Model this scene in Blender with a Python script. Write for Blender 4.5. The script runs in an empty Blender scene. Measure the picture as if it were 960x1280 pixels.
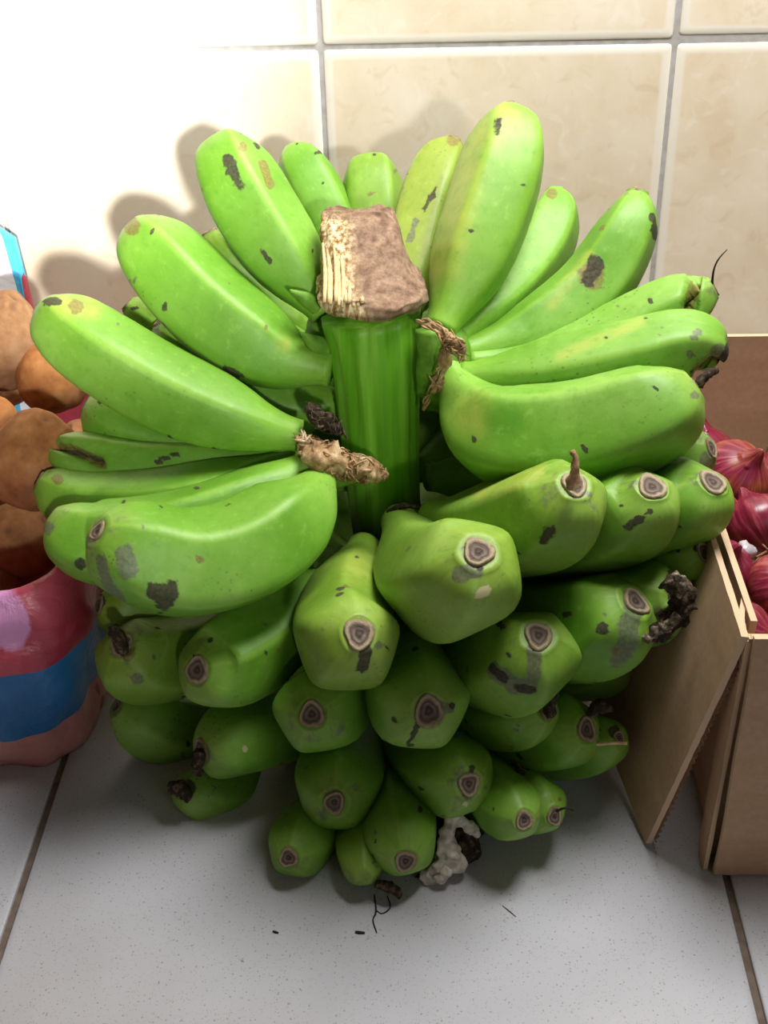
import bpy, bmesh, math, random
import numpy as np
from mathutils import Vector, Matrix, noise

random.seed(7)
SC = bpy.context.scene
COL = SC.collection
PI = math.pi

# ------------------------------------------------------------------ camera
FPX, PITCH, YAW, ROLL, CAM_H = 1597.09, 0.585299, -0.0433392, -0.0290807, 0.646
cp, sp, cy, sy = math.cos(PITCH), math.sin(PITCH), math.cos(YAW), math.sin(YAW)
FW = np.array([sy * cp, cy * cp, -sp])
R0 = np.array([cy, -sy, 0.0])
U0 = np.cross(R0, FW)
RT = R0 * math.cos(ROLL) + U0 * math.sin(ROLL)
UP = U0 * math.cos(ROLL) - R0 * math.sin(ROLL)
CAM = np.array([0.0, 0.0, CAM_H])
cam_data = bpy.data.cameras.new('camera')
cam_data.sensor_fit = 'VERTICAL'
cam_data.sensor_height = 36.0
cam_data.sensor_width = 27.0
cam_data.lens = 36.0 * FPX / 1280.0
cam_data.clip_start = 0.02
cam = bpy.data.objects.new('camera', cam_data)
COL.objects.link(cam)
M = Matrix.Identity(4)
for i in range(3):
    M[i][0], M[i][1], M[i][2], M[i][3] = RT[i], UP[i], -FW[i], CAM[i]
cam.matrix_world = M
SC.camera = cam

# ------------------------------------------------------------------ exposure, daylight
SC.view_settings.view_transform = 'Standard'
SC.view_settings.look = 'None'
SC.view_settings.gamma = 1.0
SC.view_settings.use_curve_mapping = False
SC.view_settings.exposure = 0.0

world = bpy.data.worlds.new('daylight')
SC.world = world
world.use_nodes = True
world.node_tree.nodes['Background'].inputs[0].default_value = (1.0, 0.72, 0.46, 1)
world.node_tree.nodes['Background'].inputs[1].default_value = 0.07


def area_light(name, loc, target, size, size_y, power, color, spread=180):
    l = bpy.data.lights.new(name, 'AREA')
    l.shape = 'RECTANGLE'
    l.size, l.size_y = size, size_y
    l.energy = power
    l.color = color
    l.spread = math.radians(spread)
    o = bpy.data.objects.new(name, l)
    COL.objects.link(o)
    o.location = loc
    o.rotation_euler = (Vector(target) - Vector(loc)).to_track_quat('-Z', 'Y').to_euler()
    return o


# high window light falling on the heap, an open doorway behind the camera, a low sunbeam on the wall
area_light('skylight', (0.24, 0.80, 1.04), (-0.04, 1.02, 0.25), 0.40, 0.40, 13.3, (1.0, 0.99, 0.965))
area_light('doorway', (1.0, -1.0, 0.95), (0.0, 0.7, 0.05), 0.6, 1.0, 2.3, (0.80, 0.90, 1.0))
def beam(name, size, blend, power):
    l = bpy.data.lights.new(name, 'SPOT')
    l.energy = power
    l.color = (1.0, 0.98, 0.95)
    l.spot_size = math.radians(size)
    l.spot_blend = blend
    l.shadow_soft_size = 0.05
    o = bpy.data.objects.new(name, l)
    COL.objects.link(o)
    o.location = (0.44, -1.55, 1.05)
    o.rotation_euler = (Vector((-0.42, 1.12, 0.47)) - Vector(o.location)).to_track_quat('-Z', 'Y').to_euler()


beam('sunbeam', 14.5, 0.9, 950)
beam('fill_spot', 25, 1.0, 170)  # wide soft fill, added to brighten the stalk and left bananas


# ------------------------------------------------------------------ helpers
def ray(px, py):
    return FW * FPX + RT * (px - 480) + UP * (640 - py)


def at(px, py, Y):
    v = ray(px, py)
    return CAM + v * (Y / v[1])


def floor_at(px, py, z=0.0):
    v = ray(px, py)
    return CAM + v * ((z - CAM_H) / v[2])


def project(P):
    q = np.asarray(P) - CAM
    w = q @ FW
    return 480 + FPX * (q @ RT) / w, 640 - FPX * (q @ UP) / w, w


def empty(name, loc, label=None, cat=None, group=None):
    o = bpy.data.objects.new(name, None)
    COL.objects.link(o)
    o.location = loc
    o.empty_display_size = 0.05
    tag(o, label, cat, group)
    return o


def tag(o, label=None, cat=None, group=None, kind=None):
    if label: o['label'] = label
    if cat: o['category'] = cat
    if group: o['group'] = group
    if kind: o['kind'] = kind
    return o


def link(name, me, mat, parent=None, loc=(0, 0, 0)):
    """loc is relative to the parent"""
    o = bpy.data.objects.new(name, me)
    COL.objects.link(o)
    o.location = loc
    if mat is not None and len(me.materials) == 0:
        me.materials.append(mat)
    if parent is not None:
        o.parent = parent
    return o


def mesh(name, verts, faces, smooth=True):
    me = bpy.data.meshes.new(name)
    me.from_pydata([tuple(v) for v in verts], [], faces)
    if smooth:
        me.polygons.foreach_set('use_smooth', [True] * len(me.polygons))
    me.update()
    return me


def grid_faces(nu, nv, closed_v=True, cap0=False, cap1=False):
    f = []
    for i in range(nu - 1):
        for j in range(nv if closed_v else nv - 1):
            k = (j + 1) % nv
            f.append((i * nv + j, i * nv + k, (i + 1) * nv + k, (i + 1) * nv + j))
    if cap0: f.append(tuple(range(nv - 1, -1, -1)))
    if cap1: f.append(tuple((nu - 1) * nv + j for j in range(nv)))
    return f


def fattr(me, name, vals):
    a = me.attributes.new(name, 'FLOAT', 'POINT')
    a.data.foreach_set('value', np.asarray(vals, dtype=np.float32))


def sstep(a, b, x):
    t = np.clip((x - a) / (b - a), 0, 1)
    return t * t * (3 - 2 * t)


def spline(pts, n):
    """Catmull-Rom through 3D points, resampled by arc length"""
    P = np.array(pts, float)
    P = np.vstack([2 * P[0] - P[1], P, 2 * P[-1] - P[-2]])
    out = []
    for i in range(1, len(P) - 2):
        p0, p1, p2, p3 = P[i - 1], P[i], P[i + 1], P[i + 2]
        for t in np.linspace(0, 1, 24, endpoint=False):
            out.append(0.5 * (2 * p1 + (p2 - p0) * t + (2 * p0 - 5 * p1 + 4 * p2 - p3) * t * t + (3 * p1 - p0 - 3 * p2 + p3) * t ** 3))
    out.append(P[-2])
    out = np.array(out)
    # light smoothing keeps the end points
    for _ in range(16):
        out[1:-1] = 0.25 * out[:-2] + 0.5 * out[1:-1] + 0.25 * out[2:]
    s = np.concatenate([[0], np.cumsum(np.linalg.norm(np.diff(out, axis=0), axis=1))])
    u = np.linspace(0, s[-1], n)
    return np.stack([np.interp(u, s, out[:, k]) for k in range(3)], 1), s[-1]


def frames(C, ref):
    T = np.gradient(C, axis=0)
    T /= np.linalg.norm(T, axis=1)[:, None]
    n = np.array(ref, float)
    N = []
    for t in T:
        n = n - t * (n @ t)
        n /= np.linalg.norm(n)
        N.append(n)
    N = np.array(N)
    return T, N, np.cross(T, N)


def nz(p, s, seed=0.0):
    return noise.noise(Vector((p[0] * s + seed, p[1] * s + seed * 1.7, p[2] * s - seed)))


# ------------------------------------------------------------------ materials
class NT:
    def __init__(self, name):
        self.m = bpy.data.materials.new(name)
        self.m.use_nodes = True
        self.t = self.m.node_tree
        self.b = self.t.nodes['Principled BSDF']

    def n(self, typ, **kw):
        o = self.t.nodes.new(typ)
        for k, v in kw.items():
            setattr(o, k, v)
        return o

    def l(self, a, b):
        self.t.links.new(a, b)

    def tex(self, scale, detail=4, rough=0.55, coord='Object', stretch=None, dist=0.0):
        tc = self.n('ShaderNodeTexCoord')
        src = tc.outputs[coord]
        if stretch:
            mp = self.n('ShaderNodeMapping')
            mp.inputs['Scale'].default_value = stretch
            self.l(src, mp.inputs[0])
            src = mp.outputs[0]
        t = self.n('ShaderNodeTexNoise')
        t.inputs['Scale'].default_value = scale
        t.inputs['Detail'].default_value = detail
        t.inputs['Roughness'].default_value = rough
        t.inputs['Distortion'].default_value = dist
        self.l(src, t.inputs[0])
        return t.outputs[0]

    def ramp(self, src, stops, interp='LINEAR'):
        r = self.n('ShaderNodeValToRGB')
        r.color_ramp.interpolation = interp
        e = r.color_ramp.elements
        while len(e) < len(stops): e.new(0.5)
        for k, (p, c) in enumerate(stops):
            e[k].position = p
            e[k].color = (c[0], c[1], c[2], 1) if isinstance(c, (tuple, list)) else (c, c, c, 1)
        self.l(src, r.inputs[0])
        return r.outputs[0]

    def math(self, op, a, b=None, clamp=False):
        o = self.n('ShaderNodeMath', operation=op)
        o.use_clamp = clamp
        for k, v in enumerate((a, b)):
            if v is None: continue
            if isinstance(v, (int, float)): o.inputs[k].default_value = v
            else: self.l(v, o.inputs[k])
        return o.outputs[0]

    def mix(self, fac, a, b, mode='MIX'):
        o = self.n('ShaderNodeMix', data_type='RGBA', blend_type=mode)
        for k, v in ((0, fac), (6, a), (7, b)):
            if isinstance(v, (int, float)): o.inputs[k].default_value = v
            elif isinstance(v, (tuple, list)): o.inputs[k].default_value = (v[0], v[1], v[2], 1)
            else: self.l(v, o.inputs[k])
        return o.outputs[2]

    def attr(self, name, kind='GEOMETRY'):
        a = self.n('ShaderNodeAttribute', attribute_name=name, attribute_type=kind)
        return a.outputs['Fac']

    def bump(self, src, strength, dist):
        b = self.n('ShaderNodeBump')
        b.inputs['Strength'].default_value = strength
        b.inputs['Distance'].default_value = dist
        self.l(src, b.inputs['Height'])
        self.l(b.outputs[0], self.b.inputs['Normal'])

    def col(self, v):
        if isinstance(v, (tuple, list)): self.b.inputs['Base Color'].default_value = (v[0], v[1], v[2], 1)
        else: self.l(v, self.b.inputs['Base Color'])

    def rough(self, v):
        if isinstance(v, (int, float)): self.b.inputs['Roughness'].default_value = v
        else: self.l(v, self.b.inputs['Roughness'])

    def spec(self, v):
        self.b.inputs['Specular IOR Level'].default_value = v


def C(r, g, b):
    f = lambda c: c / 12.92 if c <= 0.04045 else ((c + 0.055) / 1.055) ** 2.4
    return (f(r / 255), f(g / 255), f(b / 255))


def mat_banana():
    m = NT('green_banana_skin')
    big = m.tex(16, 3, 0.5)
    fine = m.tex(140, 4, 0.6)
    base = m.ramp(big, [(0.3, C(95, 148, 34)), (0.5, C(112, 163, 50)), (0.72, C(136, 179, 78))])
    tone = m.attr('tone', 'OBJECT')
    base = m.mix(tone, base, C(142, 150, 54))
    base = m.mix(m.math('MULTIPLY', m.attr('neck'), 0.45), base, C(142, 190, 62))
    base = m.mix(m.math('MULTIPLY', m.attr('ridge'), 0.4), base, C(150, 192, 74))
    yel = m.math('MULTIPLY', m.attr('yellow'), m.ramp(m.tex(60, 3), [(0.3, 0.4), (0.6, 1.0)]))
    base = m.mix(m.math('MULTIPLY', yel, 0.65), base, C(172, 178, 78))
    base = m.mix(m.math('MULTIPLY', m.ramp(fine, [(0.5, 0.0), (0.75, 1.0)]), 0.22), base, C(86, 136, 36))
    dg = m.attr('bruise')
    base = m.mix(m.math('MULTIPLY', dg, 0.75), base, C(80, 142, 32))
    cmb = m.n('ShaderNodeCombineXYZ')
    m.l(m.math('MULTIPLY', m.attr('along'), 5.0), cmb.inputs[0])
    m.l(m.attr('rc'), cmb.inputs[1])
    m.l(m.attr('rs'), cmb.inputs[2])
    stn = m.n('ShaderNodeTexNoise'); stn.inputs['Scale'].default_value = 4.2; stn.inputs['Detail'].default_value = 6; stn.inputs['Roughness'].default_value = 0.65
    m.l(cmb.outputs[0], stn.inputs[0])
    streak = stn.outputs[0]
    base = m.mix(m.ramp(streak, [(0.54, 0.0), (0.72, 0.45)]), base, C(74, 136, 24))
    base = m.mix(m.ramp(streak, [(0.28, 0.4), (0.44, 0.0)]), base, C(148, 196, 84))
    # tiny specks
    tc = m.n('ShaderNodeTexCoord')
    v = m.n('ShaderNodeTexVoronoi')
    v.inputs['Scale'].default_value = 210
    m.l(tc.outputs['Object'], v.inputs['Vector'])
    speck = m.math('MULTIPLY', m.math('LESS_THAN', v.outputs['Distance'], 0.17), m.ramp(m.tex(22, 2), [(0.55, 0), (0.68, 0.5)]))
    base = m.mix(speck, base, C(58, 62, 26))
    edge = m.tex(170, 5, 0.65)
    edge2 = m.tex(420, 3, 0.6)
    edge3 = m.tex(62, 4, 0.6)

    def mask(name, k=1.1):
        a = m.attr(name)
        s = m.math('ADD', a, m.math('ADD', m.math('MULTIPLY', m.math('SUBTRACT', edge, 0.5), k), m.math('MULTIPLY', m.math('SUBTRACT', edge3, 0.5), 1.5)))
        return m.math('MULTIPLY', m.ramp(s, [(0.38, 0.0), (0.64, 1.0)]), m.ramp(a, [(0.0, 0.0), (0.12, 1.0)]))
    base = m.mix(m.math('MULTIPLY', mask('grey'), 0.75), base, m.ramp(edge2, [(0.3, C(74, 76, 62)), (0.7, C(118, 116, 102))]))
    base = m.mix(m.math('MULTIPLY', mask('brown'), 0.8), base, m.ramp(edge2, [(0.3, C(92, 78, 34)), (0.7, C(138, 118, 62))]))
    base = m.mix(m.math('MULTIPLY', mask('pale'), 0.9), base, C(206, 196, 150))
    st = mask('stain', 1.3)
    base = m.mix(m.math('MULTIPLY', st, 0.93), base, m.ramp(edge2, [(0.3, C(30, 26, 18)), (0.75, C(78, 70, 54))]))
    m.col(base)
    m.rough(m.ramp(m.math('ADD', st, m.math('MULTIPLY', fine, 0.3)), [(0.0, 0.43), (1.0, 0.78)]))
    m.spec(0.42)
    m.bump(m.math('ADD', m.math('MULTIPLY', fine, 0.6), m.math('MULTIPLY', st, 0.5)), 0.22, 0.0012)
    return m.m


def mat_scar():
    m = NT('dry_blossom_scar')
    r = m.attr('rad')
    n = m.math('ADD', r, m.math('MULTIPLY', m.math('SUBTRACT', m.tex(1.9, 4, 0.6), 0.5), 0.34))
    c = m.ramp(n, [(0.0, C(104, 88, 78)), (0.2, C(58, 46, 38)), (0.42, C(128, 110, 98)), (0.64, C(82, 68, 58)), (0.86, C(184, 166, 136)), (1.0, C(126, 112, 80))])
    m.col(c)
    m.rough(0.8)
    m.bump(m.tex(5, 4), 0.6, 0.0008)
    return m.m


def mat_dry(name, a, b, c, scale=120, stretch=None, rough=0.85, bump=0.7):
    m = NT(name)
    n = m.tex(scale, 5, 0.65, stretch=stretch)
    m.col(m.ramp(n, [(0.3, a), (0.52, b), (0.72, c)]))
    m.rough(rough)
    m.spec(0.25)
    m.bump(n, bump, 0.0015)
    return m.m


def mat_stalk():
    m = NT('green_stalk_skin')
    s = m.tex(20, 4, 0.55, stretch=(5, 5, 0.3))
    base = m.ramp(s, [(0.3, C(84, 150, 20)), (0.5, C(108, 176, 34)), (0.72, C(150, 204, 76))])
    base = m.mix(m.ramp(m.tex(40, 4), [(0.55, 0), (0.75, 0.35)]), base, C(140, 168, 70))
    base = m.mix(m.attr('low'), base, C(40, 44, 20))  # paints in the shade that swallows the lower stalk between the hands
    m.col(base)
    m.rough(0.5)
    m.bump(s, 0.5, 0.002)
    return m.m


def mat_cut():
    m = NT('dry_cut_stalk')
    fine = m.tex(130, 5, 0.7)
    brown = m.ramp(fine, [(0.3, C(92, 70, 54)), (0.5, C(136, 110, 90)), (0.7, C(172, 144, 120))])
    st = m.tex(34, 4, 0.7, stretch=(9, 9, 0.25))
    pale = m.ramp(st, [(0.32, C(84, 58, 30)), (0.45, C(168, 134, 84)), (0.6, C(236, 220, 180))])
    base = m.mix(m.attr('torn'), brown, pale)
    base = m.mix(m.math('MULTIPLY', m.attr('edge'), 0.75), base, C(70, 48, 30))
    m.col(base)
    m.rough(0.85)
    m.spec(0.2)
    m.bump(fine, 0.5, 0.0015)
    return m.m


def mat_wall_tile():
    m = NT('beige_glazed_tile')
    rnd = m.n('ShaderNodeObjectInfo').outputs['Random']
    tc = m.n('ShaderNodeTexCoord')
    add = m.n('ShaderNodeVectorMath', operation='ADD')
    cmb = m.n('ShaderNodeCombineXYZ')
    m.l(m.math('MULTIPLY', rnd, 13.0), cmb.inputs[0])
    m.l(tc.outputs['Object'], add.inputs[0])
    m.l(cmb.outputs[0], add.inputs[1])
    n1 = m.n('ShaderNodeTexNoise'); n1.inputs['Scale'].default_value = 13; n1.inputs['Detail'].default_value = 6; n1.inputs['Roughness'].default_value = 0.62
    n2 = m.n('ShaderNodeTexNoise'); n2.inputs['Scale'].default_value = 46; n2.inputs['Detail'].default_value = 6; n2.inputs['Distortion'].default_value = 0.8
    m.l(add.outputs[0], n1.inputs[0]); m.l(add.outputs[0], n2.inputs[0])
    base = m.ramp(n1.outputs[0], [(0.3, C(222, 203, 174)), (0.5, C(230, 215, 190)), (0.7, C(236, 224, 204))])
    base = m.mix(m.ramp(n2.outputs[0], [(0.58, 0), (0.7, 0.5)]), base, C(240, 231, 215))
    base = m.mix(m.ramp(n2.outputs[0], [(0.3, 0.35), (0.42, 0)]), base, C(208, 182, 146))
    base = m.mix(m.math('MULTIPLY', m.attr('rim'), 0.8), base, C(238, 232, 220))
    m.col(base)
    m.rough(0.32)
    m.spec(0.35)
    m.bump(n2.outputs[0], 0.08, 0.001)
    return m.m


def mat_floor_tile():
    m = NT('speckled_floor_tile')
    tc = m.n('ShaderNodeTexCoord')
    base = m.ramp(m.tex(7, 4), [(0.3, C(178, 177, 182)), (0.7, C(190, 190, 196))])

    def specks(scale, lim, keep):
        v = m.n('ShaderNodeTexVoronoi')
        v.inputs['Scale'].default_value = scale
        d = m.n('ShaderNodeVectorMath', operation='ADD')
        nn = m.n('ShaderNodeTexNoise'); nn.inputs['Scale'].default_value = scale * 1.3
        sc = m.n('ShaderNodeVectorMath', operation='SCALE'); sc.inputs['Scale'].default_value = 0.9 / scale
        m.l(tc.outputs['Object'], nn.inputs[0]); m.l(nn.outputs['Color'], sc.inputs[0])
        m.l(tc.outputs['Object'], d.inputs[0]); m.l(sc.outputs[0], d.inputs[1])
        m.l(d.outputs[0], v.inputs['Vector'])
        sep = m.n('ShaderNodeSeparateColor'); m.l(v.outputs['Color'], sep.inputs[0])
        return m.math('MULTIPLY', m.math('LESS_THAN', v.outputs['Distance'], lim), m.math('GREATER_THAN', sep.outputs[0], keep))
    base = m.mix(m.math('MULTIPLY', specks(430, 0.24, 0.76), 0.5), base, C(112, 100, 86))
    base = m.mix(m.math('MULTIPLY', specks(640, 0.3, 0.6), 0.35), base, C(140, 128, 112))
    base = m.mix(m.math('MULTIPLY', specks(190, 0.11, 0.84), 0.5), base, C(90, 78, 66))
    m.col(base)
    m.rough(0.34)
    m.spec(0.4)
    return m.m


def mat_grout(name, c1, c2):
    m = NT(name)
    m.col(m.ramp(m.tex(120, 4), [(0.3, c1), (0.7, c2)]))
    m.rough(0.9)
    return m.m


def mat_potato():
    m = NT('potato_skin')
    t = m.attr('tone', 'OBJECT')
    n = m.tex(38, 6, 0.65)
    a = m.ramp(n, [(0.3, C(128, 90, 58)), (0.5, C(160, 120, 84)), (0.7, C(182, 146, 110))])
    b = m.ramp(n, [(0.3, C(142, 86, 46)), (0.5, C(178, 118, 66)), (0.7, C(198, 144, 92))])
    c = m.mix(t, a, b)
    c = m.mix(m.ramp(m.tex(12, 4), [(0.5, 0), (0.68, 0.6)]), c, C(106, 76, 56))
    c = m.mix(m.math('MULTIPLY', m.attr('eye'), 0.6), c, C(82, 54, 36))
    m.col(c)
    m.rough(0.75)
    m.spec(0.25)
    m.bump(m.tex(160, 5), 0.35, 0.001)
    return m.m


def mat_onion():
    m = NT('red_onion_skin')
    tone = m.attr('tone', 'OBJECT')
    tc = m.n('ShaderNodeTexCoord')
    sep = m.n('ShaderNodeSeparateXYZ'); m.l(tc.outputs['Object'], sep.inputs[0])
    ang = m.math('ARCTAN2', sep.outputs[1], sep.outputs[0])
    cmb = m.n('ShaderNodeCombineXYZ')
    m.l(m.math('MULTIPLY', m.math('SINE', ang), 1.0), cmb.inputs[0])
    m.l(m.math('COSINE', ang), cmb.inputs[1])
    m.l(m.math('MULTIPLY', sep.outputs[2], 6.0), cmb.inputs[2])
    t = m.n('ShaderNodeTexNoise'); t.inputs['Scale'].default_value = 7; t.inputs['Detail'].default_value = 5; t.inputs['Roughness'].default_value = 0.6
    m.l(cmb.outputs[0], t.inputs[0])
    red = m.ramp(t.outputs[0], [(0.32, C(88, 16, 38)), (0.5, C(126, 30, 56)), (0.68, C(168, 74, 92))])
    org = m.ramp(t.outputs[0], [(0.32, C(116, 40, 30)), (0.5, C(152, 72, 46)), (0.68, C(186, 118, 84))])
    patch = m.ramp(m.tex(32, 3), [(0.42, 0.0), (0.6, 1.0)])
    c = m.mix(m.math('MULTIPLY', patch, tone), red, org)
    m.col(c)
    m.rough(0.3)
    m.spec(0.5)
    m.bump(t.outputs[0], 0.2, 0.001)
    return m.m


def mat_card():
    m = NT('brown_cardboard')
    n = m.tex(9, 4, 0.55, stretch=(0.5, 0.5, 5))
    f = m.tex(220, 4, 0.6)
    c = m.ramp(n, [(0.3, C(190, 154, 122)), (0.5, C(197, 163, 132)), (0.7, C(202, 170, 140))])
    c = m.mix(m.ramp(f, [(0.4, 0.2), (0.6, 0)]), c, C(166, 130, 98))
    c = m.mix(m.math('MULTIPLY', m.attr('worn'), 0.8), c, C(216, 190, 158))
    m.col(c)
    m.rough(0.8)
    m.spec(0.2)
    m.bump(f, 0.15, 0.0006)
    return m.m


def mat_sack():
    m = NT('striped_plastic_sack')
    tc = m.n('ShaderNodeTexCoord')
    sep = m.n('ShaderNodeSeparateXYZ'); m.l(tc.outputs['Object'], sep.inputs[0])
    z = m.attr('band')
    z = m.math('ADD', z, m.math('MULTIPLY', m.math('SUBTRACT', m.tex(9, 2), 0.5), 0.012))
    pink = m.ramp(m.tex(24, 4), [(0.35, C(186, 116, 112)), (0.65, C(206, 146, 138))])
    red = m.ramp(m.tex(18, 4, 0.6, dist=0.6), [(0.35, C(150, 40, 58)), (0.65, C(186, 78, 96))])
    blue = m.ramp(m.tex(14, 3), [(0.35, C(30, 96, 154)), (0.65, C(54, 122, 178))])
    c = m.mix(m.math('GREATER_THAN', z, 0.037), pink, blue)
    c = m.mix(m.math('GREATER_THAN', z, 0.094), c, red)
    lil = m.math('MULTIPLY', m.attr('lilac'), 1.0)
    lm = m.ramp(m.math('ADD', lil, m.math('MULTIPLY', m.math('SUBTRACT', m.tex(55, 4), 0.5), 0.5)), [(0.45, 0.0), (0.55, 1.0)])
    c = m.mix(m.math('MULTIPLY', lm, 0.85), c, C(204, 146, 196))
    up = m.ramp(m.tex(20, 2, stretch=(1, 1, 0.25)), [(0.36, C(235, 235, 240)), (0.44, C(74, 180, 226)), (0.54, C(90, 190, 230)), (0.56, C(206, 120, 150)), (0.64, C(130, 150, 205))], 'CONSTANT')
    c = m.mix(m.math('GREATER_THAN', z, 0.185), c, up)
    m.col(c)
    m.rough(0.34)
    m.spec(0.5)
    m.bump(m.tex(38, 5, 0.6, dist=1.2), 0.55, 0.004)
    return m.m


def mat_plain(name, c, rough=0.7, spec=0.3):
    m = NT(name)
    m.col(m.ramp(m.tex(150, 4), [(0.3, [v * 0.6 for v in c]), (0.7, [min(1, v * 1.25) for v in c])]))
    m.rough(rough)
    m.spec(spec)
    return m.m


MT = dict(banana=mat_banana(), scar=mat_scar(), stalk=mat_stalk(), cut=mat_cut(),
          crown=mat_dry('pale_dry_crown', C(84, 58, 34), C(168, 136, 96), C(228, 210, 176), 95),
          dark=mat_dry('dark_dry_bloom', C(26, 20, 14), C(62, 50, 38), C(128, 110, 86), 260),
          husk=mat_dry('white_dry_husk', C(150, 138, 120), C(204, 196, 182), C(232, 228, 220), 120),
          crust=mat_dry('grey_rotten_crust', C(52, 44, 36), C(110, 96, 80), C(206, 196, 178), 300),
          fibre=mat_plain('pale_fibre', C(216, 190, 140), 0.8),
          twig=mat_plain('brown_twig', C(92, 66, 40), 0.8),
          thread=mat_plain('black_thread', C(42, 36, 30), 0.8),
          wall=mat_wall_tile(), floor=mat_floor_tile(),
          wgrout=mat_grout('grey_wall_grout', C(160, 156, 152), C(184, 180, 176)),
          fgrout=mat_grout('brown_floor_grout', C(98, 84, 72), C(126, 112, 98)),
          potato=mat_potato(), onion=mat_onion(), card=mat_card(), sack=mat_sack(),
          root=mat_dry('onion_root', C(120, 80, 60), C(176, 128, 96), C(210, 176, 140), 300),
          film=mat_plain('crumpled_clear_film', C(190, 185, 190), 0.15, 0.8))


# ------------------------------------------------------------------ the setting: tiled wall and floor
WALL_Y, ZJ, XM, TW = 1.121, 0.3762, -0.0912, 0.2994
FX, FT = -0.2629, 0.4499


def tile_mesh(w, h, th, bev):
    """front faces +Z, centred; a soft raised rim runs round the face"""
    def ring(inset, z):
        a, b, r = w / 2 - inset, h / 2 - inset, 0.003
        pts = []
        for cx, cyy, a0 in ((a - r, b - r, 0), (-a + r, b - r, 90), (-a + r, -b + r, 180), (a - r, -b + r, 270)):
            for k in (0, 45, 90):
                t = math.radians(a0 + k)
                pts.append((cx + r * math.cos(t), cyy + r * math.sin(t), z))
        return pts
    rings = [ring(0, 0), ring(0, th - bev), ring(bev * 0.35, th - bev * 0.3), ring(bev, th), ring(bev * 4.0, th + 0.0002), ring(bev * 5.6, th + 0.0002)]
    V = [p for r in rings for p in r]
    F = grid_faces(len(rings), 12, True, False, True)
    me = mesh('tile', V, F, False)
    fattr(me, 'rim', [0] * 12 + [1] * 36 + [0.9] * 12 + [0] * 12)
    for p in me.polygons: p.use_smooth = p.index < 60 and p.index >= 12
    return me


def slab(name, verts, faces, mat):
    o = link(name, mesh(name, verts, faces, False), mat)
    o['kind'] = 'structure'
    return o


wx0, wx1 = XM - 5 * TW, XM + 6 * TW
wall = slab('wall_back', [(wx0, WALL_Y + 0.0015, 0), (wx1, WALL_Y + 0.0015, 0), (wx1, WALL_Y + 0.0015, 1.58), (wx0, WALL_Y + 0.0015, 1.58),
                          (wx0, WALL_Y + 0.12, 0), (wx1, WALL_Y + 0.12, 0), (wx1, WALL_Y + 0.12, 1.58), (wx0, WALL_Y + 0.12, 1.58)],
            [(0, 1, 2, 3), (5, 4, 7, 6), (4, 0, 3, 7), (1, 5, 6, 2), (3, 2, 6, 7), (4, 5, 1, 0)], MT['wgrout'])
TH = 0.40
meshes = {}
for row, (z0, z1) in enumerate(((0.0, ZJ), (ZJ, ZJ + TH), (ZJ + TH, ZJ + 2 * TH), (ZJ + 2 * TH, 1.58))):
    hgt = z1 - z0 - 0.0042
    me = meshes.setdefault(round(hgt, 4), tile_mesh(TW - 0.0042, hgt, 0.006, 0.0016))
    for c in range(-5, 6):
        o = link('tile', me, MT['wall'], wall)
        o.rotation_euler = (PI / 2 + random.uniform(-0.003, 0.003), 0, 0)
        dz = 0.0022 if (row == 1 and c >= 1) else 0.0
        o.location = (XM + (c + 0.5) * TW, WALL_Y + 0.006, (z0 + z1) / 2 + dz)
        # the face looks towards -Y
fx0, fx1, fy0, fy1 = FX - 4 * FT, FX + 5 * FT, -2.4, WALL_Y + 0.12
floor = slab('floor', [(fx0, fy0, -0.003), (fx1, fy0, -0.003), (fx1, fy1, -0.003), (fx0, fy1, -0.003),
                       (fx0, fy0, -0.1), (fx1, fy0, -0.1), (fx1, fy1, -0.1), (fx0, fy1, -0.1)],
             [(0, 1, 2, 3), (7, 6, 5, 4), (4, 5, 1, 0), (5, 6, 2, 1), (6, 7, 3, 2), (7, 4, 0, 3)], MT['fgrout'])
fme = tile_mesh(FT - 0.005, FT - 0.005, 0.006, 0.001)
fme.materials.append(MT['floor'])
FJ = 0.80
for r in range(-7, 1):
    for c in range(-4, 5):
        if r == 0:
            d = WALL_Y - FJ - 0.005
            me = meshes.setdefault('cut', tile_mesh(FT - 0.005, d, 0.006, 0.001))
            o = link('tile', me, MT['floor'], floor, (FX + (c + 0.5) * FT, FJ + 0.0025 + d / 2, -0.006))
        else:
            o = link('tile', fme, None, floor, (FX + (c + 0.5) * FT, FJ + (r + 0.5) * FT, -0.006))

# ------------------------------------------------------------------ the banana bunch
BX = np.array([-0.045, 0.775, 0.0])
bunch = empty('banana_bunch', BX, 'large bunch of green cooking bananas on a thick cut stalk, standing on the floor', 'bananas')

PT = np.array([0, .05, .12, .2, .3, .4, .5, .6, .7, .8, .87, .92, .955, .98, 1.0])
PR = np.array([.38, .42, .56, .74, .90, .98, 1.0, 1.0, 1.0, .97, .91, .82, .69, .53, .33])
PRP = np.interp(PT, [0, .6, .7, .8, .87, .92, .955, .98, 1], [1, 1, .98, .88, .75, .60, .45, .33, .2])
BANANAS = []


def polydist(px, py, line):
    d = np.full(px.shape, 1e9)
    if len(line) == 1: line = [line[0], line[0]]
    for (x0, y0), (x1, y1) in zip(line[:-1], line[1:]):
        dx, dy = x1 - x0, y1 - y0
        L = dx * dx + dy * dy + 1e-9
        t = np.clip(((px - x0) * dx + (py - y0) * dy) / L, 0, 1)
        d = np.minimum(d, np.hypot(px - x0 - t * dx, py - y0 - t * dy))
    return d


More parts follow.
